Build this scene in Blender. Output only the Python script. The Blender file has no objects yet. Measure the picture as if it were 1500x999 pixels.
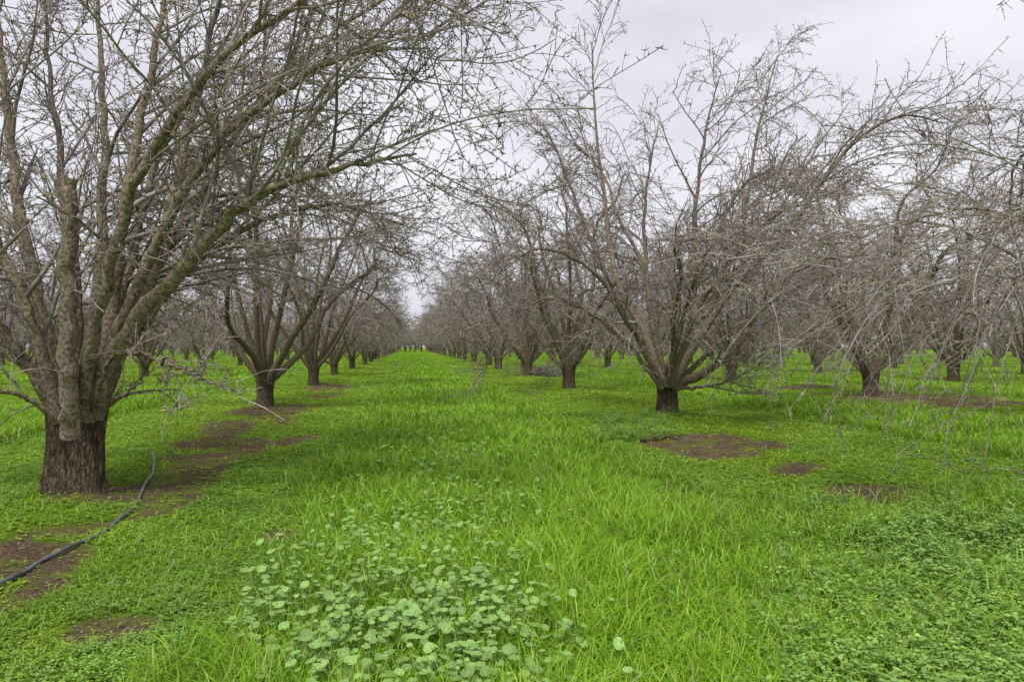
import bpy, math
import numpy as np
rng = np.random.default_rng(11)
C = bpy.context.scene.collection
H = 1.3; HY = 507.0; CX = 750.0
ROWS = 0.15
def P(px, py, D): return ((px-CX)/1000*D, D, H-(py-HY)/1000*D)
def G(px, py, z=0.0):
    D = (H-z)*1000/(py-HY); return ((px-CX)/1000*D, D)
def nrm(a): return a/np.maximum(np.linalg.norm(a, axis=-1, keepdims=True), 1e-9)
def hsh(i, j, s):
    v = np.sin(i*127.1+j*311.7+s*74.7)*43758.5453
    return v-np.floor(v)
def vn(x, y, s=0.0):
    x = np.asarray(x, float); y = np.asarray(y, float)
    i = np.floor(x); j = np.floor(y); u = x-i; v = y-j
    u = u*u*(3-2*u); v = v*v*(3-2*v)
    return (hsh(i, j, s)*(1-u)+hsh(i+1, j, s)*u)*(1-v)+(hsh(i, j+1, s)*(1-u)+hsh(i+1, j+1, s)*u)*v
def fbm(x, y, s=0.0): return (vn(x, y, s)+.5*vn(x*2.1, y*2.1, s+3)+.25*vn(x*4.3, y*4.3, s+7))/1.75

# ------------------------------------------------------------------ mesh builder
class MB:
    def __init__(s): s.v=[]; s.q=[]; s.t=[]; s.c=[]; s.tc=[]; s.n=0
    def add(s, v, q=None, t=None, c=None, tc=None):
        v = np.asarray(v, np.float32).reshape(-1, 3); m = len(v)
        s.v.append(v)
        if q is not None and len(q): s.q.append(np.asarray(q).reshape(-1, 4)+s.n)
        if t is not None and len(t): s.t.append(np.asarray(t).reshape(-1, 3)+s.n)
        if c is None: c = np.ones((m, 3))
        s.c.append(np.broadcast_to(np.asarray(c, np.float32), (m, 3)))
        s.tc.append(v if tc is None else np.asarray(tc, np.float32).reshape(-1, 3))
        s.n += m
    def build(s, name, mat, parent=None, smooth=True):
        me = bpy.data.meshes.new(name)
        V = np.concatenate(s.v); 
        q = np.concatenate(s.q) if s.q else np.zeros((0, 4), int)
        t = np.concatenate(s.t) if s.t else np.zeros((0, 3), int)
        me.vertices.add(len(V)); me.vertices.foreach_set('co', V.ravel())
        L = np.concatenate([q.ravel(), t.ravel()]).astype(np.int32)
        me.loops.add(len(L)); me.loops.foreach_set('vertex_index', L)
        st = np.concatenate([np.arange(len(q))*4, len(q)*4+np.arange(len(t))*3]).astype(np.int32)
        me.polygons.add(len(st)); me.polygons.foreach_set('loop_start', st)
        me.update(calc_edges=True)
        if smooth: me.polygons.foreach_set('use_smooth', np.ones(len(st), bool))
        col = np.concatenate(s.c); col = np.concatenate([col, np.ones((len(col), 1))], 1).astype(np.float32)
        a = me.color_attributes.new('col', 'FLOAT_COLOR', 'POINT'); a.data.foreach_set('color', col.ravel())
        b = me.attributes.new('tc', 'FLOAT_VECTOR', 'POINT'); b.data.foreach_set('vector', np.concatenate(s.tc).astype(np.float32).ravel())
        me.materials.append(mat)
        o = bpy.data.objects.new(name, me); C.objects.link(o)
        if parent is not None: o.parent = parent
        return o
def tubes(mb, Pp, R, S, shade=None, cap=False):
    N, K, _ = Pp.shape
    T = nrm(np.gradient(Pp, axis=1))
    md = Pp[:, -1]-Pp[:, 0]; ax = np.argmin(np.abs(md), axis=1); ref = np.eye(3)[ax][:, None, :]
    A = nrm(np.cross(T, np.broadcast_to(ref, T.shape))); B = np.cross(T, A)
    th = 2*np.pi*np.arange(S)/S; cs = np.cos(th); sn = np.sin(th)
    V = Pp[:, :, None, :]+R[:, :, None, None]*(A[:, :, None, :]*cs[None, None, :, None]+B[:, :, None, :]*sn[None, None, :, None])
    idx = np.arange(N*K*S).reshape(N, K, S)
    a = idx[:, :-1]; b = np.roll(a, -1, 2); c = idx[:, 1:]; d = np.roll(c, -1, 2)
    q = np.stack([a, b, d, c], -1).reshape(-1, 4)
    seg = np.linalg.norm(np.diff(Pp, axis=1), axis=-1)
    al = np.concatenate([np.zeros((N, 1)), np.cumsum(seg, 1)], 1)+rng.random((N, 1))*20
    tc = np.stack([R[:, :, None]*cs, R[:, :, None]*sn, np.broadcast_to(al[:, :, None], (N, K, S))], -1)
    if shade is None: shade = 0.8+0.4*rng.random(N)
    shade = np.asarray(shade)
    if shade.ndim == 1: shade = np.repeat(shade[:, None], 3, 1)
    col = np.broadcast_to(shade[:, None, None, :], (N, K, S, 3)).reshape(-1, 3)
    mb.add(V.reshape(-1, 3), q, None, col, tc.reshape(-1, 3))
    if cap:
        for n in range(N):
            ring = V[n, -1]; cen = Pp[n, -1]+T[n, -1]*0.004
            vv = np.concatenate([ring, cen[None]])
            mb.add(vv, None, [(i, (i+1) % S, S) for i in range(S)], (.45, .38, .33), vv)
def spurs(mb, p, d, L, r, col):
    N = len(p)
    ref = nrm(rng.normal(size=(N, 3))); A = nrm(np.cross(d, ref)); B = np.cross(d, A)
    V = np.zeros((N, 4, 3))
    for k in range(3):
        a = 2*np.pi*k/3
        V[:, k] = p+(A*math.cos(a)+B*math.sin(a))*r[:, None]
    V[:, 3] = p+d*L[:, None]
    i = np.arange(N)[:, None]*4
    t = np.concatenate([i+np.array([[0, 1, 3]]), i+np.array([[1, 2, 3]]), i+np.array([[2, 0, 3]])])
    mb.add(V.reshape(-1, 3), None, t, np.repeat(col, 4, 0))
def smooth(ctrl, K):
    c = np.asarray(ctrl, float); c = np.concatenate([[2*c[0]-c[1]], c, [2*c[-1]-c[-2]]])
    n = len(c)-3; out = []
    for s in np.linspace(0, n-1e-6, K):
        i = int(s); t = s-i; p0, p1, p2, p3 = c[i:i+4]
        out.append(.5*((2*p1)+(-p0+p2)*t+(2*p0-5*p1+4*p2-p3)*t*t+(-p0+3*p1-3*p2+p3)*t**3))
    return np.array(out)
def grow(Pp, R, n, t0, t1, L, ang, g, wob, K, rmax, tip, ob=.5, ub=.3, zmin=.45, thin=.62):
    N, K0, _ = Pp.shape
    pi = np.repeat(np.arange(N), n); M = len(pi)
    t = t0+(t1-t0)*((np.tile(np.arange(n), N)+rng.random(M))/n)
    f = t*(K0-1); i = np.minimum(f.astype(int), K0-2); w = (f-i)[:, None]
    p = Pp[pi, i]*(1-w)+Pp[pi, i+1]*w
    T = nrm(Pp[pi, i+1]-Pp[pi, i]); pr = R[pi, i]*(1-w[:, 0])+R[pi, i+1]*w[:, 0]
    out = p.copy(); out[:, 2] = 0; out = nrm(out)
    rnd = rng.normal(size=(M, 3))*.75+out*ob+np.array([0, 0, ub])
    perp = nrm(rnd-np.sum(rnd*T, 1, keepdims=True)*T)
    a = np.radians(rng.uniform(ang[0], ang[1], M))[:, None]
    d = np.cos(a)*T+np.sin(a)*perp
    Ln = rng.uniform(L[0], L[1], M)*(1.1-.35*t); seg = (Ln/(K-1))[:, None]
    gg = rng.uniform(g[0], g[1], M)[:, None]*np.array([[0, 0, 1.0]])
    pts = [p]; cur = p
    for k in range(K-1):
        d = nrm(d+gg*seg+wob*rng.normal(size=(M, 3)))
        low = (cur[:, 2] < zmin)[:, None]
        d = np.where(low & (d[:, 2:3] < 0), nrm(d*np.array([1, 1, -.2])), d)
        cur = cur+d*seg; pts.append(cur)
    Q = np.stack(pts, 1)
    r0 = np.minimum(pr*thin, rmax)*rng.uniform(.75, 1.0, M); r0 = np.maximum(r0, tip)
    s = np.linspace(0, 1, K)[None, :]
    RR = r0[:, None]*(1-s)+tip*s
    return Q, RR
def endpts(Q, R, n):
    N, K, _ = Q.shape; pi = np.repeat(np.arange(N), n); M = len(pi)
    f = (.1+.9*rng.random(M))*(K-1); i = np.minimum(f.astype(int), K-2); w = (f-i)[:, None]
    p = Q[pi, i]*(1-w)+Q[pi, i+1]*w; T = nrm(Q[pi, i+1]-Q[pi, i])
    return p, T

# ------------------------------------------------------------------ materials
def newmat(name):
    m = bpy.data.materials.new(name); m.use_nodes = True; nt = m.node_tree; nt.nodes.clear()
    o = nt.nodes.new('ShaderNodeOutputMaterial'); return m, nt, o
def ramp(nt, src, stops):
    r = nt.nodes.new('ShaderNodeValToRGB'); e = r.color_ramp.elements
    while len(e) < len(stops): e.new(.5)
    for k, (p, c) in enumerate(stops): e[k].position = p; e[k].color = (*c, 1)
    nt.links.new(src, r.inputs[0]); return r.outputs[0]
def mix(nt, fac, a, b, mode='MIX'):
    m = nt.nodes.new('ShaderNodeMix'); m.data_type = 'RGBA'; m.blend_type = mode
    for s, v in ((m.inputs[0], fac), (m.inputs[6], a), (m.inputs[7], b)):
        if hasattr(v, 'is_linked'): nt.links.new(v, s)
        else: s.default_value = v if not isinstance(v, tuple) else (*v, 1)
    return m.outputs[2]
def noise(nt, vec, scale, detail=4, rough=.6):
    n = nt.nodes.new('ShaderNodeTexNoise'); n.inputs['Scale'].default_value = scale
    n.inputs['Detail'].default_value = detail; n.inputs['Roughness'].default_value = rough
    if vec is not None: nt.links.new(vec, n.inputs['Vector'])
    return n.outputs['Fac']
def mapping(nt, vec, sc):
    m = nt.nodes.new('ShaderNodeMapping'); m.inputs['Scale'].default_value = sc; nt.links.new(vec, m.inputs['Vector']); return m.outputs[0]
def attr(nt, n, out): 
    a = nt.nodes.new('ShaderNodeAttribute'); a.attribute_name = n; return a.outputs[out]
def bark(name, dark, mid, light, moss, stretch, bump, dist, cracks=None):
    m, nt, o = newmat(name)
    tc = attr(nt, 'tc', 'Vector')
    v = mapping(nt, tc, stretch)
    n1 = noise(nt, v, 1, 5, .7)
    c = ramp(nt, n1, [(.34, dark), (.5, mid), (.66, light)]); hgt = n1
    if cracks:
        nn = nt.nodes.new('ShaderNodeTexNoise'); nn.inputs['Scale'].default_value = 30; nt.links.new(tc, nn.inputs['Vector'])
        vm = nt.nodes.new('ShaderNodeVectorMath'); vm.operation = 'MULTIPLY_ADD'; vm.inputs[1].default_value = (.03, .03, .12)
        nt.links.new(nn.outputs['Color'], vm.inputs[0]); nt.links.new(tc, vm.inputs[2])
        vv = mapping(nt, vm.outputs[0], cracks)
        vo = nt.nodes.new('ShaderNodeTexVoronoi'); vo.feature = 'DISTANCE_TO_EDGE'; vo.inputs['Scale'].default_value = 1; nt.links.new(vv, vo.inputs['Vector'])
        cr = ramp(nt, vo.outputs['Distance'], [(.0, (.42, .42, .42)), (.12, (.78, .78, .78)), (.3, (1, 1, 1))])
        c = mix(nt, 1.0, c, cr, 'MULTIPLY')
        ad = nt.nodes.new('ShaderNodeMath'); ad.operation = 'MULTIPLY_ADD'; ad.inputs[1].default_value = .9
        nt.links.new(n1, ad.inputs[0]); nt.links.new(cr, ad.inputs[2]); hgt = ad.outputs[0]
    geo = nt.nodes.new('ShaderNodeTexCoord')
    n2 = noise(nt, geo.outputs['Object'], 3.5, 4, .65)
    f = ramp(nt, n2, [(.48, (0, 0, 0)), (.66, (1, 1, 1))])
    mm = nt.nodes.new('ShaderNodeMath'); mm.operation = 'MULTIPLY'; mm.inputs[1].default_value = moss; nt.links.new(f, mm.inputs[0])
    c = mix(nt, mm.outputs[0], c, (.20, .19, .075))
    c = mix(nt, 1.0, c, attr(nt, 'col', 'Color'), 'MULTIPLY')
    b = nt.nodes.new('ShaderNodeBsdfDiffuse')
    nt.links.new(c, b.inputs['Color'])
    bp = nt.nodes.new('ShaderNodeBump'); bp.inputs['Strength'].default_value = bump; bp.inputs['Distance'].default_value = dist
    nt.links.new(hgt, bp.inputs['Height']); nt.links.new(bp.outputs[0], b.inputs['Normal'])
    nt.links.new(b.outputs[0], o.inputs[0]); return m
def twigmat(name, a, b2, c2):
    m, nt, o = newmat(name)
    geo = nt.nodes.new('ShaderNodeTexCoord'); n1 = noise(nt, geo.outputs['Object'], 6, 2, .6)
    c = ramp(nt, n1, [(.35, a), (.5, b2), (.65, c2)]); c = mix(nt, 1.0, c, attr(nt, 'col', 'Color'), 'MULTIPLY')
    d = nt.nodes.new('ShaderNodeBsdfDiffuse'); nt.links.new(c, d.inputs[0]); nt.links.new(d.outputs[0], o.inputs[0]); return m
M_trunk = bark('furrowed_bark', (.075, .054, .04), (.185, .138, .10), (.33, .265, .20), .2, (55, 55, 13), 1.0, .024, (38, 38, 7))
M_limb = bark('limb_bark', (.07, .053, .04), (.235, .19, .145), (.47, .40, .325), .4, (34, 34, 32), 1.0, .015)
M_twig = twigmat('twig_bark', (.23, .19, .17), (.325, .28, .255), (.46, .41, .38))
def veg(name, trans=.3):
    m, nt, o = newmat(name)
    c = attr(nt, 'col', 'Color')
    b = nt.nodes.new('ShaderNodeBsdfDiffuse'); nt.links.new(c, b.inputs['Color'])
    t = nt.nodes.new('ShaderNodeBsdfTranslucent'); nt.links.new(c, t.inputs[0])
    x = nt.nodes.new('ShaderNodeMixShader'); x.inputs[0].default_value = trans
    nt.links.new(b.outputs[0], x.inputs[1]); nt.links.new(t.outputs[0], x.inputs[2])
    g = nt.nodes.new('ShaderNodeBsdfGlossy'); g.inputs['Roughness'].default_value = .45; g.inputs['Color'].default_value = (.8, .85, .8, 1)
    y = nt.nodes.new('ShaderNodeMixShader'); y.inputs[0].default_value = .03
    nt.links.new(x.outputs[0], y.inputs[1]); nt.links.new(g.outputs[0], y.inputs[2]); nt.links.new(y.outputs[0], o.inputs[0]); return m
M_grass = veg('grass_blade', .35); M_weed = veg('weed_leaf', .3); M_mallow = veg('mallow_leaf', .2)
m, nt, o = newmat('dry_litter'); d = nt.nodes.new('ShaderNodeBsdfDiffuse'); nt.links.new(attr(nt, 'col', 'Color'), d.inputs[0]); nt.links.new(d.outputs[0], o.inputs[0]); M_litter = m

# ------------------------------------------------------------------ ground masks
def lat(x, y): return x+ROWS*y
def gz(x, y):
    l = lat(x, y); u = np.mod(l+3.05+3.9, 7.8)-3.9
    return .07*np.exp(-(u/.7)**2)+.10*(fbm(x*.45, y*.45, 5)-.5)*np.clip(y/5, .3, 1)
PATCH = [(1020, 652, .8, 1.25), (1268, 722, .6, .45), (1165, 690, .45, .45), (1330, 583, 2.6, 1.8), (1445, 592, 2.0, 1.4), (165, 925, .2, .16), (160, 732, .45, .4),
         (435, 645, .3, .6), (378, 607, .8, 1.2), (480, 568, .8, 2.0), (1275, 588, .9, 1.2), (1180, 570, 1.5, .9), (700, 560, .5, 1.0),
         (410, 785, .12, .14), (1130, 660, .25, .4), (290, 655, .45, .8), (60, 815, .36, .28), (340, 632, .5, 1.0)]
def soil(x, y):
    l = lat(x, y); n = fbm(x*1.9, y*1.3, 21); n2 = fbm(x*8, y*8, 31)
    e = np.exp(-((l+2.25+.3*(vn(y*.6, 0*y, 4)-.5))/.5)**4)*np.clip((26-y)/8, 0, 1)
    s = np.clip((e*1.0-.66+(n-.5)*2.2)*3.0, 0, 1)*(e > .05)
    for px, py, a, b in PATCH:
        X, Y = G(px, py)
        r = ((x-X)/a)**2+((y-Y)/b)**2
        s = np.maximum(s, np.clip((1.05-r+(n-.5)*1.8)*2.4, 0, 1.15)*(r < 2.2))
    return np.clip(s*1.1-np.clip(n2-.42, 0, 1)*1.7, 0, 1)
def moss(x, y):
    l = lat(x, y); u = np.abs(np.mod(l+3.05+3.9, 7.8)-3.9)
    return np.clip(1.5-u/1.3, 0, 1)*np.clip((fbm(x*1.1, y*1.1, 90)-.3)*3, 0, 1)
def aisle(x, y):
    l = lat(x, y)+.5*(fbm(x*.8, y*.8, 9)-.5)
    u = np.abs(np.mod(l+3.05+3.9, 7.8)-3.9)
    a = np.clip((u-2.05)/.7, 0, 1)
    return np.maximum(a, .55*np.clip((fbm(x*1.4, y*1.4, 15)-.36)*5, 0, 1)*(l > 1.5)*np.clip((6.5-y)/2, 0, 1))
def inpatch(x, y):
    px = CX+x/y*1000; py = HY+(H-.1)/y*1000
    return np.exp(-(((px-600-(py-880)*.1)/230)**2+((py-900)/150)**2)**1.5)

# ground sheet
m, nt, o = newmat('orchard_floor')
gm = attr(nt, 'col', 'Color'); sep = nt.nodes.new('ShaderNodeSeparateColor'); nt.links.new(gm, sep.inputs[0])
tcn = nt.nodes.new('ShaderNodeTexCoord').outputs['Object']
ng = noise(nt, tcn, 3, 6, .7); nf = noise(nt, tcn, 45, 5, .7); nl = noise(nt, tcn, .25, 3, .5)
gr = ramp(nt, ng, [(.3, (.05, .11, .010)), (.55, (.12, .24, .02)), (.75, (.21, .34, .028))])
gr = mix(nt, nl, gr, (.18, .32, .024))
so = ramp(nt, nf, [(.3, (.05, .032, .021)), (.5, (.125, .083, .058)), (.7, (.25, .185, .135))])
so = mix(nt, ramp(nt, ng, [(.48, (0, 0, 0)), (.62, (.7, .7, .7))]), so, (.15, .19, .03))
c = mix(nt, sep.outputs[0], gr, so)
b = nt.nodes.new('ShaderNodeBsdfDiffuse')
nt.links.new(c, b.inputs['Color'])
bp = nt.nodes.new('ShaderNodeBump'); bp.inputs['Strength'].default_value = .9; bp.inputs['Distance'].default_value = .03
nt.links.new(nf, bp.inputs['Height']); nt.links.new(bp.outputs[0], b.inputs['Normal']); nt.links.new(b.outputs[0], o.inputs[0])
M_ground = m
n = 500; t = np.linspace(-6.5, 6.5, n); gx = 2*np.sinh(t); X, Y = np.meshgrid(gx, gx+4); 
fade = np.clip((150-np.hypot(X, Y))/60, 0, 1)
mb = MB(); idx = np.arange(n*n).reshape(n, n)
q = np.stack([idx[:-1, :-1], idx[:-1, 1:], idx[1:, 1:], idx[1:, :-1]], -1).reshape(-1, 4)
S = soil(X, Y)
mb.add(np.stack([X, Y, gz(X, Y)*fade], -1).reshape(-1, 3), q, None, np.repeat(S.reshape(-1, 1), 3, 1))
go = mb.build('ground', M_ground); go['kind'] = 'structure'; go['label'] = 'orchard floor of green cover with bare brown soil patches'; go['category'] = 'ground'

# ------------------------------------------------------------------ ground cover
def scatter(N, d0, d1, w=.98):
    d = d0*np.exp(rng.random(N)*math.log(d1/d0)); x = d*rng.uniform(-w, w, N); return x, d
def blades(mb, x, y, h, w, lean, col):
    N = len(x); az = rng.random(N)*2*np.pi; ba = az+rng.normal(size=N)*.9+np.pi/2
    D = np.stack([np.cos(az), np.sin(az), 0*az], -1)*(lean*h)[:, None]
    W = np.stack([np.cos(ba), np.sin(ba), 0*ba], -1)*(w/2)[:, None]
    p = np.stack([x, y, gz(x, y)-.01], -1); V = np.zeros((N, 7, 3)); up = np.zeros((N, 3)); up[:, 2] = 1
    for k, s in enumerate((0, .4, .75, 1.0)):
        c = p+D*(s**2)+up*(h*(s-.35*np.minimum(lean, 1.6)*s**2.5))[:, None]
        if k < 3: V[:, 2*k] = c-W*(1-.35*s); V[:, 2*k+1] = c+W*(1-.35*s)
        else: V[:, 6] = c
    i = np.arange(N)[:, None]*7
    q = np.concatenate([i+np.array([[0, 1, 3, 2]]), i+np.array([[2, 3, 5, 4]])]); t = i+np.array([[4, 5, 6]])
    sc = np.array([.42, .42, .8, .8, 1.08, 1.08, 1.2])  # shade between blades painted into the colour: dark at the base, brighter tips
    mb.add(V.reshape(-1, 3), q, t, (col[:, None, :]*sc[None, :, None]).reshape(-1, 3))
def grasscol(N, x, y):
    k = rng.random(N)[:, None]; f = fbm(x*.6, y*.6, 40)[:, None]; base = np.array([[.14, .32, .016]])*(1-k)+np.array([[.38, .60, .038]])*k
    base = base*(.65+.65*f); dry = (rng.random(N) < .03)[:, None]
    return np.where(dry, np.array([[.45, .42, .2]]), base)
mb = MB()
x, y = scatter(450000, 2.0, 110); A = aisle(x, y); S = soil(x, y); IP = inpatch(x, y)
keep = rng.random(len(x)) < A*(1-S)*(1-.2*IP)
x = x[keep]; y = y[keep]; IP = IP[keep]; N = len(x)
f = fbm(x*1.3, y*1.3, 50); sc = np.maximum(1, y/4)
h = (.09+.16*rng.random(N))*(.5+1.0*f)*np.clip(1.15-y*.012, .6, 1.1)*(1-.25*IP); w = (.0045+.003*rng.random(N))*sc**.85
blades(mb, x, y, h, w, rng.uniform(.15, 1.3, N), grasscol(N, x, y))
o = mb.build('tall_grass', M_grass, None, False); o['kind'] = 'stuff'; o['label'] = 'tall bright green grass filling the middle of the orchard aisles'; o['category'] = 'grass'
mb = MB()
x, y = scatter(210000, 2.0, 110); A = aisle(x, y); S = soil(x, y)
keep = rng.random(len(x)) < (1-A)*(1-S)**2*np.clip(1.7*fbm(x*.9, y*.9, 60)-.1, .2, 1)
x = x[keep]; y = y[keep]; N = len(x); sc = np.maximum(1, y/4)
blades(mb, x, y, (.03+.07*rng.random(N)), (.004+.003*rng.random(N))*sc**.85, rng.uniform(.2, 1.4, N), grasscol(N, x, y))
o = mb.build('short_grass', M_grass, None, False); o['kind'] = 'stuff'; o['label'] = 'short grass mixed with weeds beside the tree rows'; o['category'] = 'grass'

def sprigs(mb, x, y, hgt, L, leaf, col, nl=7):
    N = len(x); az = rng.random(N)*2*np.pi; D = np.stack([np.cos(az), np.sin(az), 0*az], -1); Sd = np.stack([-np.sin(az), np.cos(az), 0*az], -1)
    p = np.stack([x, y, gz(x, y)], -1)
    for k in range(nl):
        s = (k//2+1)/(nl//2+1); side = 0 if k == nl-1 else (1 if k % 2 else -1)
        c = p+D*(L*s)[:, None]; c[:, 2] += hgt*(1-(1-s)**2)
        dr = nrm(Sd*side+D*(.5 if side else 1)+rng.normal(size=(N, 3))*.22+np.array([0, 0, .2]))
        wd = nrm(np.cross(dr, np.array([0, 0, 1.0]))+rng.normal(size=(N, 3))*.25)
        ll = leaf*rng.uniform(.7, 1.2, N)*(1.1-.3*s)
        V = np.zeros((N, 4, 3)); V[:, 0] = c; mid = c+dr*(ll*.55)[:, None]
        V[:, 1] = mid-wd*(ll*.36)[:, None]; V[:, 3] = mid+wd*(ll*.36)[:, None]; V[:, 2] = c+dr*ll[:, None]; V[:, 2, 2] -= ll*.15
        i = np.arange(N)[:, None]*4
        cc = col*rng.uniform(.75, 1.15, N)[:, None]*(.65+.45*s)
        mb.add(V.reshape(-1, 3), i+np.array([[0, 1, 2, 3]]), None, np.repeat(cc, 4, 0))
mb = MB()
x, y = scatter(140000, 2.0, 60); A = aisle(x, y); S = soil(x, y)
keep = rng.random(len(x)) < np.clip(1-A*.93, 0, 1)*(1-S*.97)
x = x[keep]; y = y[keep]; S = S[keep]; N = len(x); f = fbm(x*2.2, y*2.2, 70); sc = np.maximum(1, y/4.2)**.8
k = rng.random(N)[:, None]; col = np.array([[.17, .33, .05]])*(1-k)+np.array([[.32, .50, .10]])*k
edge = np.clip(soil(x+.12, y+.1)+S+moss(x, y), 0, 1)[:, None]
far = np.clip((y-5)/8, 0, 1)[:, None]*.45
yel = np.clip(edge*.65+far, 0, .9)
col = col*(1-yel)+np.array([[.36, .48, .035]])*yel*(.85+.25*k); col *= (.6+.8*f)[:, None]
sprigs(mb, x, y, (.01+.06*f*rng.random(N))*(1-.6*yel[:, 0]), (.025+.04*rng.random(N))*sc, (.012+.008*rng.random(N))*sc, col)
o = mb.build('low_weeds', M_weed, None, False); o['kind'] = 'stuff'; o['label'] = 'carpet of low small leaved weeds beside the tree rows'; o['category'] = 'weeds'
# bushier weeds, lower right
mb = MB()
cx, cy = [], []
for _ in range(640):
    px = rng.uniform(1120, 1640); py = rng.uniform(735, 1120)
    if rng.random() < np.clip((px-1080+(py-760)*.3)/300, 0, 1): a, b2 = G(px, py); cx.append(a); cy.append(b2)
for _ in range(70):
    px = rng.uniform(860, 1000); py = rng.uniform(612, 650); a, b2 = G(px, py); cx.append(a); cy.append(b2)
cx = np.array(cx); cy = np.array(cy); m_ = 16; x = np.repeat(cx, m_)+rng.normal(size=len(cx)*m_)*.045; y = np.repeat(cy, m_)+rng.normal(size=len(cx)*m_)*.045
N = len(x); k = rng.random(N)[:, None]; col = np.array([[.17, .34, .06]])*(1-k)+np.array([[.35, .54, .12]])*k
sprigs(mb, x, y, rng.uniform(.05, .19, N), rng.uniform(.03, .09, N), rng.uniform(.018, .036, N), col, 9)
o = mb.build('bushy_weeds', M_weed, None, False); o['kind'] = 'stuff'; o['label'] = 'taller bushy leafy weeds in the lower right corner'; o['category'] = 'weeds'
# mallow
mb = MB()
pts = []
while len(pts) < 1450:
    px = rng.uniform(330, 860); py = rng.uniform(745, 1060); r = ((px-590-(py-880)*.1)/240)**2+((py-895)/145)**2
    if rng.random() < np.clip(1.25-r, 0, 1)*(.12+1.1*float(vn(px/45, py/32, 3))**1.5): pts.append(G(px, py, .16))
for _ in range(520):
    py = rng.uniform(600, 780); px = 640+rng.normal()*70+(py-600)*.1; pts.append(G(px, py, .14))
for _ in range(70): pts.append(G(rng.uniform(1340, 1560), rng.uniform(735, 900), .13))
for _ in range(60): pts.append(G(rng.uniform(560, 700), rng.uniform(560, 600), .1))
for _ in range(120): pts.append(G(rng.uniform(330, 1000), rng.uniform(800, 1050), .12))
seg = 17; th = np.linspace(.14, 2*np.pi-.14, seg)
for (a, b2) in pts:
    zt = float(gz(a, b2))+rng.uniform(.08, .19); R = (.009+.0145*rng.random()**1.2)*(1 if b2 < 6 else 1.3); az = rng.random()*6.28
    tilt = rng.normal(size=2)*.22-np.array([0, -.14])
    rr = R*(1+.035*np.cos(th*7)); rz = .16*rr+.03*R*np.cos(th*7)
    vx = rr*np.cos(th+az); vy = rr*np.sin(th+az); vz = rz+vx*tilt[0]+vy*tilt[1]
    mx = .5*vx; my = .5*vy; mz = vx*.5*tilt[0]+vy*.5*tilt[1]+.03*R
    V = np.zeros((2*seg+1, 3)); V[1:seg+1] = np.stack([mx, my, mz], -1); V[seg+1:] = np.stack([vx, vy, vz], -1); V += np.array([a, b2, zt])
    t = [(0, i+1, i+2) for i in range(seg-1)]; q = [(i+1, seg+i+1, seg+i+2, i+2) for i in range(seg-1)]
    g = rng.uniform(.7, 1.2); base = np.array([.27, .45, .12])*g
    c = np.zeros((2*seg+1, 3)); c[0] = base*1.4; vein = (.85+.2*np.cos(th*7))[:, None]; c[1:seg+1] = base*vein; c[seg+1:] = base*1.08
    mb.add(V, q, t, c)
    bx, by = a+rng.normal()*.03, b2+rng.normal()*.03
    st = np.array([[[bx, by, float(gz(bx, by))], [(a+bx)/2+.008, (b2+by)/2, zt*.55], [a, b2, zt]]])
    tubes(mb, st, np.array([[.0020, .0017, .0013]]), 3, np.array([[.25, .4, .12]]))
o = mb.build('mallow_leaves', M_mallow, None, True); o['kind'] = 'stuff'; o['label'] = 'round pale green mallow leaves growing through the foreground grass'; o['category'] = 'weeds'
# litter
mb = MB()
x, y = scatter(70000, 2.2, 25); S = soil(x, y); keep = rng.random(len(x)) < S*.6+.01; x = x[keep]; y = y[keep]; N = len(x)
p = np.stack([x, y, gz(x, y)+.006], -1); sc = np.maximum(1, y/5)[:, None]
u = nrm(rng.normal(size=(N, 3))*np.array([1, 1, .25]))*rng.uniform(.005, .016, (N, 1))*sc; v = nrm(rng.normal(size=(N, 3))*np.array([1, 1, .25]))*rng.uniform(.003, .007, (N, 1))*sc
V = np.stack([p-u, p-v, p+u, p+v], 1); i = np.arange(N)[:, None]*4
k = rng.random((N, 1)); col = np.array([[.09, .058, .036]])*(1-k)+np.array([[.36, .27, .185]])*k
mb.add(V.reshape(-1, 3), i+np.array([[0, 1, 2, 3]]), None, np.repeat(col, 4, 0))
o = mb.build('leaf_litter', M_litter, None, False); o['kind'] = 'stuff'; o['label'] = 'dry leaf fragments and crumbs scattered on bare soil'; o['category'] = 'litter'

# ------------------------------------------------------------------ hose
m, nt, o = newmat('weathered_poly_tube')
tcn = nt.nodes.new('ShaderNodeTexCoord').outputs['Object']; nn = noise(nt, tcn, 14, 5, .6)
c = ramp(nt, nn, [(.35, (.06, .065, .075)), (.6, (.15, .165, .19)), (.75, (.22, .195, .16))])
b = nt.nodes.new('ShaderNodeBsdfPrincipled'); b.inputs['Roughness'].default_value = .5; nt.links.new(c, b.inputs['Base Color']); nt.links.new(b.outputs[0], o.inputs[0]); M_hose = m
hp = [G(*a) for a in ((-120, 925), (-40, 893), (0, 870), (50, 838), (100, 812), (150, 786), (190, 752), (215, 716), (227, 692), (224, 677))]
hp = smooth([(a, b2, 0) for a, b2 in hp], 60); hp[:, 2] = gz(hp[:, 0], hp[:, 1])+.018+.006*np.sin(np.arange(60)*.55); hp[:, 0] += .008*np.sin(np.arange(60)*.8); hp[-8:, 2] += np.linspace(0, .05, 8)
mb = MB(); tubes(mb, hp[None], np.full((1, 60), .0118), 12, np.array([[1, 1, 1.0]]), True)
o = mb.build('irrigation_hose', M_hose); o['label'] = 'bluish grey irrigation hose lying on soil beside the nearest left trunk'; o['category'] = 'hose'

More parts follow.
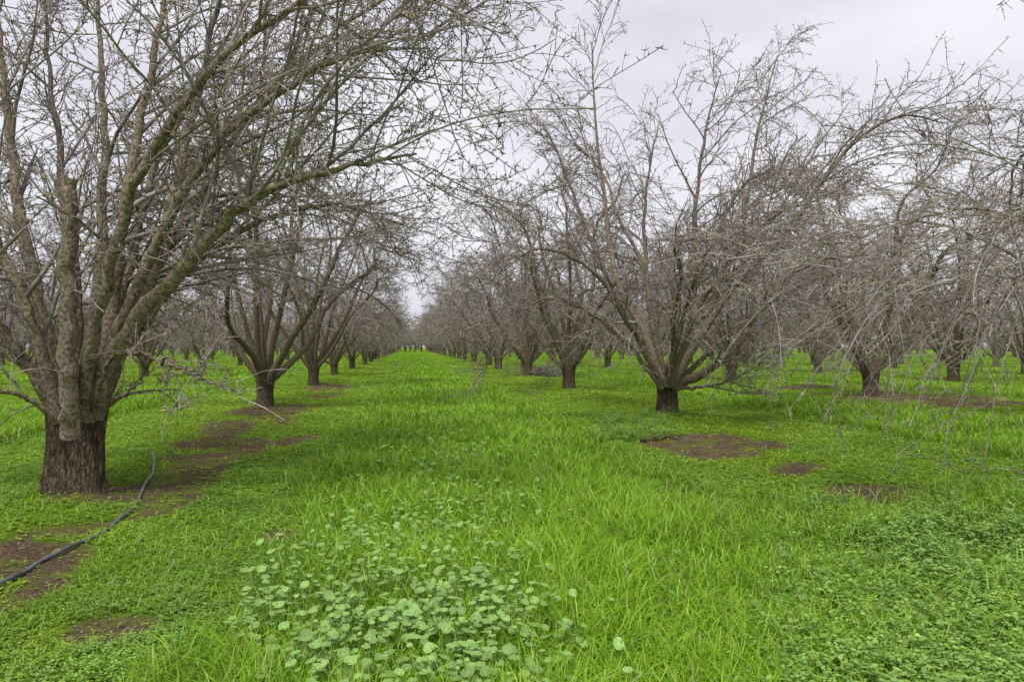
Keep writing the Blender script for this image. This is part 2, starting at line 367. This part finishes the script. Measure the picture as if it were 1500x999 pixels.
# ------------------------------------------------------------------ trees
def trunk_mb(h, rb, S=40, K=26, furrow=.05):
    mb = MB(); z = np.concatenate([np.linspace(-.12, h, K), h+np.array([.03, .06, .075])]); s = np.clip(z/h, 0, 1)
    prof = rb*(1.0-.12*np.clip(s, 0, .5)*2+.20*np.clip((s-.5)/.5, 0, 1)**1.3+.09*np.exp(-(np.maximum(z, 0)/.05)))
    prof[K:] = prof[K-1]*np.array([.88, .55, .05])
    th = np.linspace(0, 2*np.pi, S, endpoint=False); off = rng.random()*50
    TH, Z = np.meshgrid(th, z)
    cx = np.cos(TH); sx = np.sin(TH)
    f = vn(cx*6+off, sx*6+Z*2, 1)+.6*vn(cx*14+off, sx*14+Z*4, 2)
    lob = .035*np.cos(TH*3+off)+.02*np.cos(TH*5+off*2)
    R = prof[:, None]*(1+lob+furrow*(f-.8)*1.8)
    V = np.stack([R*cx+.03*Z*math.cos(off), R*sx+.03*Z*math.sin(off), Z], -1)
    tc = np.stack([R*cx+off, R*sx, Z], -1); n = len(z); idx = np.arange(n*S).reshape(n, S)
    a = idx[:-1]; b = np.roll(a, -1, 1); c = idx[1:]; d = np.roll(c, -1, 1)
    mb.add(V.reshape(-1, 3), np.stack([a, b, d, c], -1).reshape(-1, 4), None, (.7+.34*f.reshape(-1, 1))*np.ones((1, 3)), tc.reshape(-1, 3))
    return mb
def gen_limbs(n, Rr, Ht, z0, rr=(.05, .075), lo=.42, hi=.68):
    out = []; a0 = rng.random()*6.28
    for i in range(n):
        az = a0+2*math.pi*i/n+rng.normal()*.22; inner = i % 2
        Lr = Rr*(rng.uniform(.42, .72) if inner else rng.uniform(.85, 1.05)); Hh = Ht*(rng.uniform(.82, 1.0) if inner else rng.uniform(lo, hi))-z0
        pw = rng.uniform(.68, .92) if not inner else rng.uniform(.8, 1.2); c = []
        for s in (0, .12, .3, .5, .7, .86, 1):
            aa = az+rng.normal()*.12*(s > 0); L = .06+Lr*s**pw*(1+.08*rng.normal()*(s > 0))
            zz = z0-.06+Hh*(math.sin(s*math.pi/2*(1.02 if inner else 1.25)))*(1+.05*rng.normal())
            c.append((L*math.cos(aa), L*math.sin(aa), zz))
        out.append((c, rng.uniform(*rr), None))
    return out
def limb_tube(c, r0, K, tipr=.008):
    p = smooth(c, K); L = np.linalg.norm(np.diff(p, axis=0), axis=1).sum()
    p[2:-1] += rng.normal(size=(K-3, 3))*.011*min(1, L/2)
    s = np.linspace(0, 1, K); r = r0*((1-s)**1.0)*(1+.3*np.exp(-s*14))+tipr
    return p, r
def foliage(mb, p, r, q):
    P0 = p[None]; R0 = r[None]; ts = q['ts']; g = q['g']; w = q.get('wob', 1.0); sh = q.get('sh', 1.0)
    A1, B1 = grow(P0, R0, q['n1'], q.get('t0', .2), 1, q['L1'], (22, 62), g[0], .09*w, 9, q.get('r1', .028), .005*ts, .55, q.get('ub', .4), q.get('zm', .45))
    tubes(mb, A1, B1, q.get('S1', 5), sh*rng.uniform(.6, .95, len(A1)))
    A2, B2 = grow(A1, B1, q['n2'], .1, 1, q['L2'], (25, 65), g[1], .15*w, 6, .009*ts, .0035*ts, .5, .25, q.get('zm', .45))
    tubes(mb, A2, B2, q.get('S2', 3), sh*rng.uniform(.65, 1.15, len(A2)))
    sets = [(A1, B1, q['sp']*5), (A2, B2, q['sp']*5)]
    if q['n3']:
        A3, B3 = grow(A2, B2, q['n3'], .1, 1, q['L3'], (30, 85), g[2], .2*w, 4, .0045*ts, .0025*ts, .3, .2, q.get('zm', .45))
        tubes(mb, A3, B3, 3, sh*rng.uniform(.7, 1.3, len(A3)))
        Aa, Ba = grow(P0, R0, int(q['n1']*q.get('na', 2)), .25, 1, (.3, .9), (35, 80), g[1], .14*w, 5, .009, .0035*ts)
        tubes(mb, Aa, Ba, 3)
        A4, B4 = grow(Aa, Ba, max(2, q['n3']-2), .1, 1, q['L3'], (25, 75), g[2], .16*w, 4, .005*ts, .0025*ts, .3, .2)
        tubes(mb, A4, B4, 3, sh*rng.uniform(.7, 1.3, len(A4)))
        sets += [(A3, B3, q['sp']), (A4, B4, q['sp'])]
    if q['sp']:
        for Q, R, n in sets:
            pp, T = endpts(Q, R, n); N = len(pp)
            d = nrm(T*.4+rng.normal(size=(N, 3))*.6+np.array([0, 0, .3]))
            k = rng.random((N, 1)); col = np.where(k < q.get('bud', .05), np.array([[1.3, 1.35, .45]]), sh*np.array([[.85, .8, .78]])*(.6+.6*rng.random((N, 1))))
            spurs(mb, pp, d, rng.uniform(.015, .05, N)*q.get('sl', 1), rng.uniform(.0045, .0075, N)*ts, col)
def empty(name, loc):
    o = bpy.data.objects.new(name, None); o.empty_display_size = .3; C.objects.link(o); o.location = loc; return o
def make_tree(limbs, q, h=.7, rb=.22, mode='full', S=10, K=22, trunkS=40):
    root = empty('almond_tree', (0, 0, 0))
    trunk_mb(h, rb, trunkS, 34 if trunkS > 30 else 10).build('trunk', M_trunk, root)
    cr = MB(); lb = MB(); dk = 1.0 if mode == 'full' else .78
    for c, r0, over in limbs:
        p, r = limb_tube(c, r0, K, over.get('tip', .008) if over else .008)
        m = lb if mode != 'full' else MB()
        tubes(m, p[None], r[None], S, dk*np.array([[.92, .89, .87]])*rng.uniform(.8, 1.15), cap=bool(over and over.get('cap')))
        if over and over.get('cap') : L = m.build('cut_limb', M_limb, root); L['label'] = 'upright sawn off limb with dark flat top'
        elif mode == 'full': L = m.build('limb', M_limb, root)
        qq = dict(q); 
        if over: qq.update(over)
        f = cr if mode != 'full' else MB()
        if qq['n1']: foliage(f, p, r, qq)
        if mode == 'full' and qq['n1']: f.build('twigs', M_twig, L)
    if mode != 'full':
        lb.build('limbs', M_limb, root); cr.build('crown', M_twig, root, mode == 'mid')
    return root
def tag(o, label, group=None):
    o['label'] = label; o['category'] = 'tree'
    if group: o['group'] = group
def copy_tree(o, parent=None):
    c = o.copy(); C.objects.link(c)
    if parent is not None: c.parent = parent
    for ch in list(o.children): copy_tree(ch, c)
    return c
def rel(base, pts): return [tuple(np.array(P(*a))-np.array(base)) for a in pts]

HI = dict(n1=16, n2=9, n3=6, L1=(.8, 2.2), L2=(.3, .95), L3=(.05, .22), g=((-.7, .4), (-1.2, .3), (-1.5, .6)), ts=1.0, sp=2)
# nearest left tree
bx, by = G(110, 725); base = (bx, by, float(gz(bx, by))-.02)
E = lambda **k: k
Ls = [(rel(base, [(104, 640, 5.58), (101, 560, 5.46), (99, 450, 5.38), (100, 340, 5.34), (101, 262, 5.32)]), .016, E(tip=.055, cap=True, n1=5, t0=.5, L1=(.3, .9), n2=4, n3=3, r1=.012, na=1)),
 (rel(base, [(125, 610, 5.8), (185, 490, 5.6), (262, 400, 5.4), (335, 318, 5.2), (410, 270, 5.1), (520, 243, 5.0), (610, 225, 4.95)]), .068, E(n1=17, r1=.017, t0=.3)),
 (rel(base, [(135, 610, 5.9), (205, 450, 6.0), (245, 320, 6.1), (280, 170, 6.3), (325, -20, 6.5), (380, -180, 6.6)]), .068, None),
 (rel(base, [(120, 610, 5.9), (165, 440, 6.1), (185, 300, 6.2), (210, 150, 6.4), (240, 0, 6.5), (250, -150, 6.6)]), .067, None),
 (rel(base, [(115, 620, 6.0), (140, 450, 6.5), (150, 300, 6.9), (150, 150, 7.2), (140, 0, 7.5), (130, -150, 7.7)]), .062, None),
 (rel(base, [(95, 615, 5.8), (35, 530, 5.7), (-30, 455, 5.6), (-120, 390, 5.5), (-260, 330, 5.4)]), .06, None),
 (rel(base, [(100, 610, 6), (60, 450, 6.2), (25, 290, 6.4), (8, 140, 6.5), (-10, 0, 6.6), (-20, -150, 6.7)]), .063, None),
 (rel(base, [(135, 610, 5.95), (195, 465, 6.2), (265, 330, 6.5), (355, 185, 6.8), (440, 90, 7), (540, 10, 7.2), (650, -40, 7.4)]), .062, E(n1=19)),
 (rel(base, [(140, 600, 5.7), (168, 520, 5.3), (230, 525, 5.0), (290, 550, 4.8), (325, 567, 4.7)]), .016, E(tip=.005, n1=5, L1=(.2, .5), n2=3, n3=3, L2=(.1, .3))),
 (rel(base, [(140, 610, 5.9), (190, 577, 6.0), (265, 570, 6.2)]), .016, E(tip=.005, n1=4, L1=(.2, .5), n2=3, n3=3, L2=(.1, .3))),
 (rel(base, [(95, 620, 5.7), (20, 575, 5.4), (-40, 590, 5.1)]), .022, E(tip=.006, n1=4, L1=(.2, .6), n2=3, n3=3)),
 (rel(base, [(120, 610, 5.7), (150, 430, 5.3), (205, 260, 5.0), (290, 120, 4.8), (410, 20, 4.7), (530, -40, 4.6), (640, -30, 4.5)]), .042, E(n1=15, r1=.014, t0=.35)),
 (rel(base, [(112, 610, 6.1), (125, 520, 7), (190, 440, 7.8), (300, 370, 8.4), (420, 330, 8.9)]), .045, E(n1=11)),
 (rel(base, [(128, 605, 5.75), (200, 420, 5.6), (290, 250, 5.5), (395, 140, 5.5), (510, 80, 5.5), (630, 70, 5.5)]), .045, E(n1=16, r1=.015, t0=.35)),
 (rel(base, [(108, 605, 6.1), (110, 420, 6.6), (90, 250, 6.9), (70, 100, 7.2), (60, -60, 7.4)]), .05, E(n1=12)),
 (rel(base, [(118, 605, 6.1), (180, 420, 6.4), (225, 250, 6.7), (300, 110, 7.0), (370, -20, 7.2)]), .045, E(n1=12)),
 (rel(base, [(90, 610, 5.8), (45, 470, 5.6), (-10, 340, 5.5), (-60, 200, 5.5), (-100, 60, 5.5)]), .05, E(n1=12)),
 (rel(base, [(130, 605, 5.9), (190, 500, 6.1), (280, 390, 6.4), (390, 320, 6.8), (500, 300, 7.1), (590, 330, 7.3)]), .045, E(n1=13))]
T = make_tree(Ls, dict(HI, bud=.12, na=1.4), h=.9, rb=.243, S=12, K=30, trunkS=120); T.location = base
tag(T, 'largest nearest bare tree on the left with a sawn off upright limb', 'bare orchard trees')
# prominent right tree
bx, by = G(977, 610); base = (bx, by, float(gz(bx, by))-.02)
Rs = [(rel(base, [(985, 565, 12.4), (1035, 543, 12.1), (1085, 500, 11.8), (1120, 440, 11.5), (1190, 385, 11.2), (1300, 370, 11)]), .085, None),
 (rel(base, [(972, 565, 12.4), (945, 490, 12.6), (905, 410, 12.7), (885, 290, 12.9), (872, 170, 13), (866, 60, 13.1)]), .07, E(n1=18)),
 (rel(base, [(982, 565, 12.5), (1045, 440, 12.7), (1088, 330, 12.8), (1110, 200, 12.9), (1140, 80, 13)]), .075, E(n1=18)),
 (rel(base, [(984, 565, 12.3), (1060, 440, 12), (1160, 330, 11.7), (1240, 220, 11.5), (1320, 170, 11.3), (1385, 180, 11.2)]), .065, E(n1=18)),
 (rel(base, [(970, 565, 12.3), (925, 480, 11.8), (870, 400, 11.3), (800, 365, 10.9), (740, 390, 10.6)]), .045, None),
 (rel(base, [(975, 565, 12.5), (950, 430, 12.9), (945, 300, 13.3), (965, 180, 13.6)]), .06, None),
 (rel(base, [(978, 565, 12.2), (1000, 470, 11.4), (1030, 380, 10.6), (1060, 350, 9.9)]), .045, None),
 (rel(base, [(970, 565, 12.4), (905, 440, 13), (850, 310, 13.4), (810, 210, 13.6), (770, 150, 13.7)]), .045, None),
 (rel(base, [(982, 565, 12.6), (1030, 470, 13.2), (1110, 360, 13.8), (1190, 230, 14.3), (1245, 150, 14.5)]), .055, None),
 (rel(base, [(980, 565, 12.4), (1010, 440, 12.2), (1020, 300, 12.0), (1035, 190, 11.9), (1055, 110, 11.8)]), .055, None),
 (rel(base, [(990, 570, 12.3), (1060, 560, 11.8), (1120, 530, 11.6)]), .03, E(n1=6, L1=(.4, 1))),
 (rel(base, [(970, 568, 12.3), (915, 500, 12.0), (850, 450, 11.8), (790, 440, 11.7), (750, 480, 11.6)]), .04, E(n1=12)),
 (rel(base, [(985, 568, 12.3), (1080, 480, 12.6), (1170, 420, 13), (1250, 400, 13.4), (1310, 430, 13.6)]), .045, E(n1=14)),
 (rel(base, [(978, 565, 12.2), (1040, 420, 11.2), (1130, 320, 10.4), (1210, 290, 10)]), .045, None)] + gen_limbs(4, 3.5, 5.6, .72, (.035, .05), .5, .7)
T = make_tree(Rs, dict(HI, ts=1.4, n1=14, n2=9, n3=5, L1=(.8, 2.0), sp=1, na=1.3, g=((-.9, .3), (-1.4, .2), (-1.5, .5))), h=.72, rb=.205, K=24, trunkS=60); T.location = base
tag(T, 'wide bare tree right of the aisle with a short dark trunk beside a soil patch', 'bare orchard trees')
# right edge tree with trunk out of frame
bx, by = 5.0, 5.0; base = (bx, by, float(gz(bx, by))-.02)
dr = E(g=((-1.0, -.2), (-1.4, -.5), (-1.6, -.2)), L1=(1.0, 2.3), L2=(.4, 1.15), L3=(.08, .32), n1=10, n2=5, n3=3, wob=.85, sh=1.2, t0=.45, r1=.006, ub=.05, tip=.004, zm=.42, na=.6)
a_ = lambda l: [tuple(np.array(v)-np.array(base)) for v in l]
Ns = [(a_([(5.0, 5.0, .6), (4.6, 5.2, 1.7), (3.9, 5.4, 2.35), (3.2, 5.5, 2.3), (2.7, 5.6, 2.0)]), .017, dr),
 (a_([(5.0, 5.1, .6), (4.7, 5.9, 1.8), (4.2, 6.7, 2.5), (3.6, 7.2, 2.5), (3.1, 7.5, 2.3)]), .018, dr),
 (a_([(5.0, 4.9, .6), (4.7, 4.9, 1.8), (4.3, 4.9, 2.4), (3.8, 4.9, 2.3), (3.4, 5.0, 2.0)]), .014, dr),
 (a_([(5.0, 5.1, .6), (4.9, 6.2, 1.6), (4.8, 7.2, 2.3), (4.5, 8.2, 2.4)]), .018, dr),
 (a_([(5.0, 4.9, .6), (4.7, 5.0, 1.5), (4.3, 5.1, 2.0), (3.8, 5.2, 1.8)]), .012, dr),
 (a_([(5.0, 5.0, .6), (4.7, 5.5, 1.4), (4.3, 5.9, 1.9), (3.8, 6.3, 1.9)]), .014, dr),
 (a_([(5.1, 5.0, .6), (5.4, 5.4, 2.0), (5.7, 5.8, 3.6), (5.9, 6.0, 5.0)]), .065, E(n1=8)),
 (a_([(5.1, 5.0, .6), (5.8, 4.8, 1.8), (6.7, 4.6, 3.0), (7.4, 4.5, 3.6)]), .065, E(n1=8)),
 (a_([(5.1, 4.9, .6), (5.4, 4.2, 1.8), (5.8, 3.4, 3.0), (6.1, 2.8, 3.6)]), .065, E(n1=8)),
 (a_([(5.1, 5.1, .6), (5.7, 6.0, 1.6), (6.4, 7.0, 2.6), (7.0, 7.8, 3.0)]), .06, E(n1=8))]
T = make_tree(Ns, dict(HI, n1=11, n2=7, n3=4), h=.7, rb=.22, trunkS=40); T.location = base
tag(T, 'tree at the right edge, trunk out of frame, pale thin twigs drooping into view', 'bare orchard trees')

MID = dict(n1=13, n2=8, n3=4, L1=(.7, 1.9), L2=(.35, 1.0), L3=(.10, .32), g=((-.9, .3), (-1.3, .2), (-1.2, .4)), ts=1.9, sp=1, sl=1.5, na=1.4)
FAR = dict(n1=10, n2=6, n3=2, L1=(.7, 1.8), L2=(.4, 1.0), L3=(.2, .5), g=((-.9, .3), (-1.1, .2), (-1.2, .4)), ts=3.5, sp=0, S1=3)
TINY = dict(n1=8, n2=5, n3=0, L1=(.8, 1.8), L2=(.5, 1.2), L3=(.2, .5), g=((-.8, .4), (-1.0, .3), (-1.2, .4)), ts=6.5, sp=0, S1=3)
mids = [make_tree(gen_limbs(10, 3.6, 6.6, .62, (.055, .08)), MID, h=.64, rb=.205, mode='mid', S=7, K=18, trunkS=32) for _ in range(4)]
fars = [make_tree(gen_limbs(9, 3.5, 6.3, .62, (.045, .06)), FAR, h=.66, rb=.205, mode='far', S=5, K=10, trunkS=14) for _ in range(3)]
used = set()
ORD = ['', 'nearest', 'second', 'third', 'fourth', 'fifth', 'sixth', 'seventh', 'eighth', 'ninth', 'tenth', 'eleventh', 'twelfth']
def place(proto, x, y, sc, label, wide=1.0):
    key = proto.name
    t = proto if key not in used else copy_tree(proto); used.add(key)
    t.location = (x, y, float(gz(x, y))-.03); s = sc*rng.uniform(.95, 1.06); t.scale = (s*wide, s*wide, s*rng.uniform(.95, 1.05)); t.rotation_euler = (0, 0, rng.random()*6.28)
    tag(t, label, 'bare orchard trees'); return t
mi = fi = 0
rows = [  # lateral, first distance, spacing, scale, first ordinal, description, max distance
 (-3.05, 13.9, 7.8, .84, 2, 'bare tree from the camera in the row left of the aisle', 76),
 (4.85, 20.2, 7.9, .98, 2, 'bare tree from the camera in the row right of the aisle', 76),
 (12.0, 9.6, 7.9, .98, 1, 'bare tree from the camera in the second row right of the aisle', 58),
 (19.9, 17.0, 7.9, .98, 1, 'bare tree from the camera in the third row right of the aisle', 62),
 (27.7, 31, 7.9, .98, 1, 'bare tree from the camera in the fourth row right of the aisle', 64),
 (-10.9, 20.5, 7.9, .8, 1, 'bare tree from the camera in the second row left of the aisle', 68),
 (-18.7, 33, 7.9, .8, 1, 'bare tree from the camera in the third row left of the aisle', 66)]
far_spots = []
for la, d0, sp, sc, o0, desc, dm in rows:
    d = d0; k = o0
    while d < 200:
        x = la-ROWS*d+rng.normal()*.12; wd = 1+.10*min(1, max(0, (d-28)/25))*(abs(la) < 6)
        if d < dm and k < 13:
            if d < 31: pr = mids[mi % 4]; mi += 1
            else: pr = fars[fi % 3]; fi += 1
            place(pr, x, d, sc, ORD[k]+' '+desc, wd); k += 1
        else: far_spots.append((x, d, sc*(wd if d > dm else 1)))
        d += sp
# far mass of orchard beyond the rows
for la in (35.5, 43.3, 51, 59, 67, 75, 83, 91, -26.5, -34.3, -42, -50):
    d = abs(la)*1.05+rng.random()*6
    while d < 190: far_spots.append((la-ROWS*d, d, .92)); d += 8
for d in (150, 170): 
    for la in (-.5, 1.0, 2.6): far_spots.append((la-ROWS*d+rng.normal()*.4, d+rng.normal()*3, .8))
for d in (205, 214, 223):
    for la in np.arange(-200, 260, 6.5): far_spots.append((la-ROWS*d+rng.normal(), d+rng.normal()*2, 1.0))
fv = []
for k in range(3):
    t_ = MB(); c_ = MB()
    for c, r0, ov in gen_limbs(8, 3.3, 6.2, .65):
        p, r = limb_tube(c, r0, 6, .02); tubes(t_, p[None], r[None], 4, np.array([[.6, .58, .56]])); foliage(c_, p, r, TINY)
    z = np.array([[[0, 0, -.1], [0, 0, .4], [0, 0, .85]]], float); tubes(t_, z, np.array([[.24, .2, .22]]), 6, np.array([[.5, .45, .4]]))
    fv.append((np.concatenate(t_.v+c_.v), np.concatenate(t_.q+[q_+t_.n for q_ in c_.q]), np.concatenate(t_.c+[x_*.95 for x_ in c_.c])))
fm = MB()
for k, (x, d, sc) in enumerate(far_spots):
    a = rng.random()*6.28; R = np.array([[math.cos(a), -math.sin(a), 0], [math.sin(a), math.cos(a), 0], [0, 0, 1]])*sc
    v, q, c = fv[k % 3]; fm.add(v@R.T+np.array([x, d, 0]), q, None, c)
o = fm.build('distant_orchard', M_twig, None, False); o['kind'] = 'stuff'; o['label'] = 'hazy grey brown mass of far orchard trees along the horizon'; o['category'] = 'trees'

# fallen brush under right row
mb = MB(); bx, by = G(800, 552)
N = 30; st = np.stack([bx+rng.normal(size=N)*.45, by+rng.normal(size=N)*.4, .12+.2*rng.random(N)], -1); d = nrm(rng.normal(size=(N, 3))*np.array([1, 1, .25]))
s = np.linspace(-.5, .5, 6)[None, :, None]; L = rng.uniform(1.2, 2.6, N)[:, None, None]
Q = st[:, None]+d[:, None]*s*L+rng.normal(size=(N, 6, 3))*.04; Q[:, :, 2] = np.maximum(Q[:, :, 2], .05); R = np.linspace(.02, .006, 6)[None]*np.ones((N, 1))
tubes(mb, Q, R, 4); Q2, R2 = grow(Q, R, 8, .1, 1, (.3, .8), (25, 70), (-.3, .3), .1, 5, .01, .004, zmin=.05); tubes(mb, Q2, R2, 3)
o = mb.build('brush_pile', M_twig); o['label'] = 'tangle of fallen grey branches under the right row'; o['category'] = 'brush'

# ------------------------------------------------------------------ light, sky
w = bpy.data.worlds.new('World'); bpy.context.scene.world = w; w.use_nodes = True; nt = w.node_tree; nt.nodes.clear()
out = nt.nodes.new('ShaderNodeOutputWorld'); bg = nt.nodes.new('ShaderNodeBackground'); bg.inputs[1].default_value = .109
sky = nt.nodes.new('ShaderNodeTexSky'); sky.sky_type = 'NISHITA'; sky.sun_disc = False; sky.sun_elevation = math.radians(58); sky.sun_rotation = math.radians(200)
tc = nt.nodes.new('ShaderNodeTexCoord').outputs['Generated']
v = mapping(nt, tc, (1, 1, 2.6)); n1 = noise(nt, v, 1.7, 4, .5)
cl = ramp(nt, n1, [(.32, (5.7, 5.7, 6.6)), (.5, (7.2, 7.2, 8.0)), (.68, (8.7, 8.7, 9.3))])
c = mix(nt, .95, sky.outputs[0], cl)
nt.links.new(c, bg.inputs[0]); nt.links.new(bg.outputs[0], out.inputs[0])
sl = bpy.data.lights.new('sun', 'SUN'); sl.energy = 2.9; sl.angle = math.radians(12); sl.color = (1, .965, .92)
so_ = bpy.data.objects.new('sun', sl); C.objects.link(so_); so_.rotation_euler = (math.radians(32), 0, math.radians(-20))
cam = bpy.data.cameras.new('camera'); cam.lens = 24; cam.sensor_width = 36; cam.clip_end = 3000; cam.clip_start = .05
co = bpy.data.objects.new('camera', cam); C.objects.link(co); co.location = (0, 0, H); co.rotation_euler = (math.radians(90+.43), 0, 0)
sc = bpy.context.scene; sc.camera = co; sc.view_settings.view_transform = 'Standard'; sc.view_settings.look = 'None'; sc.view_settings.exposure = 0
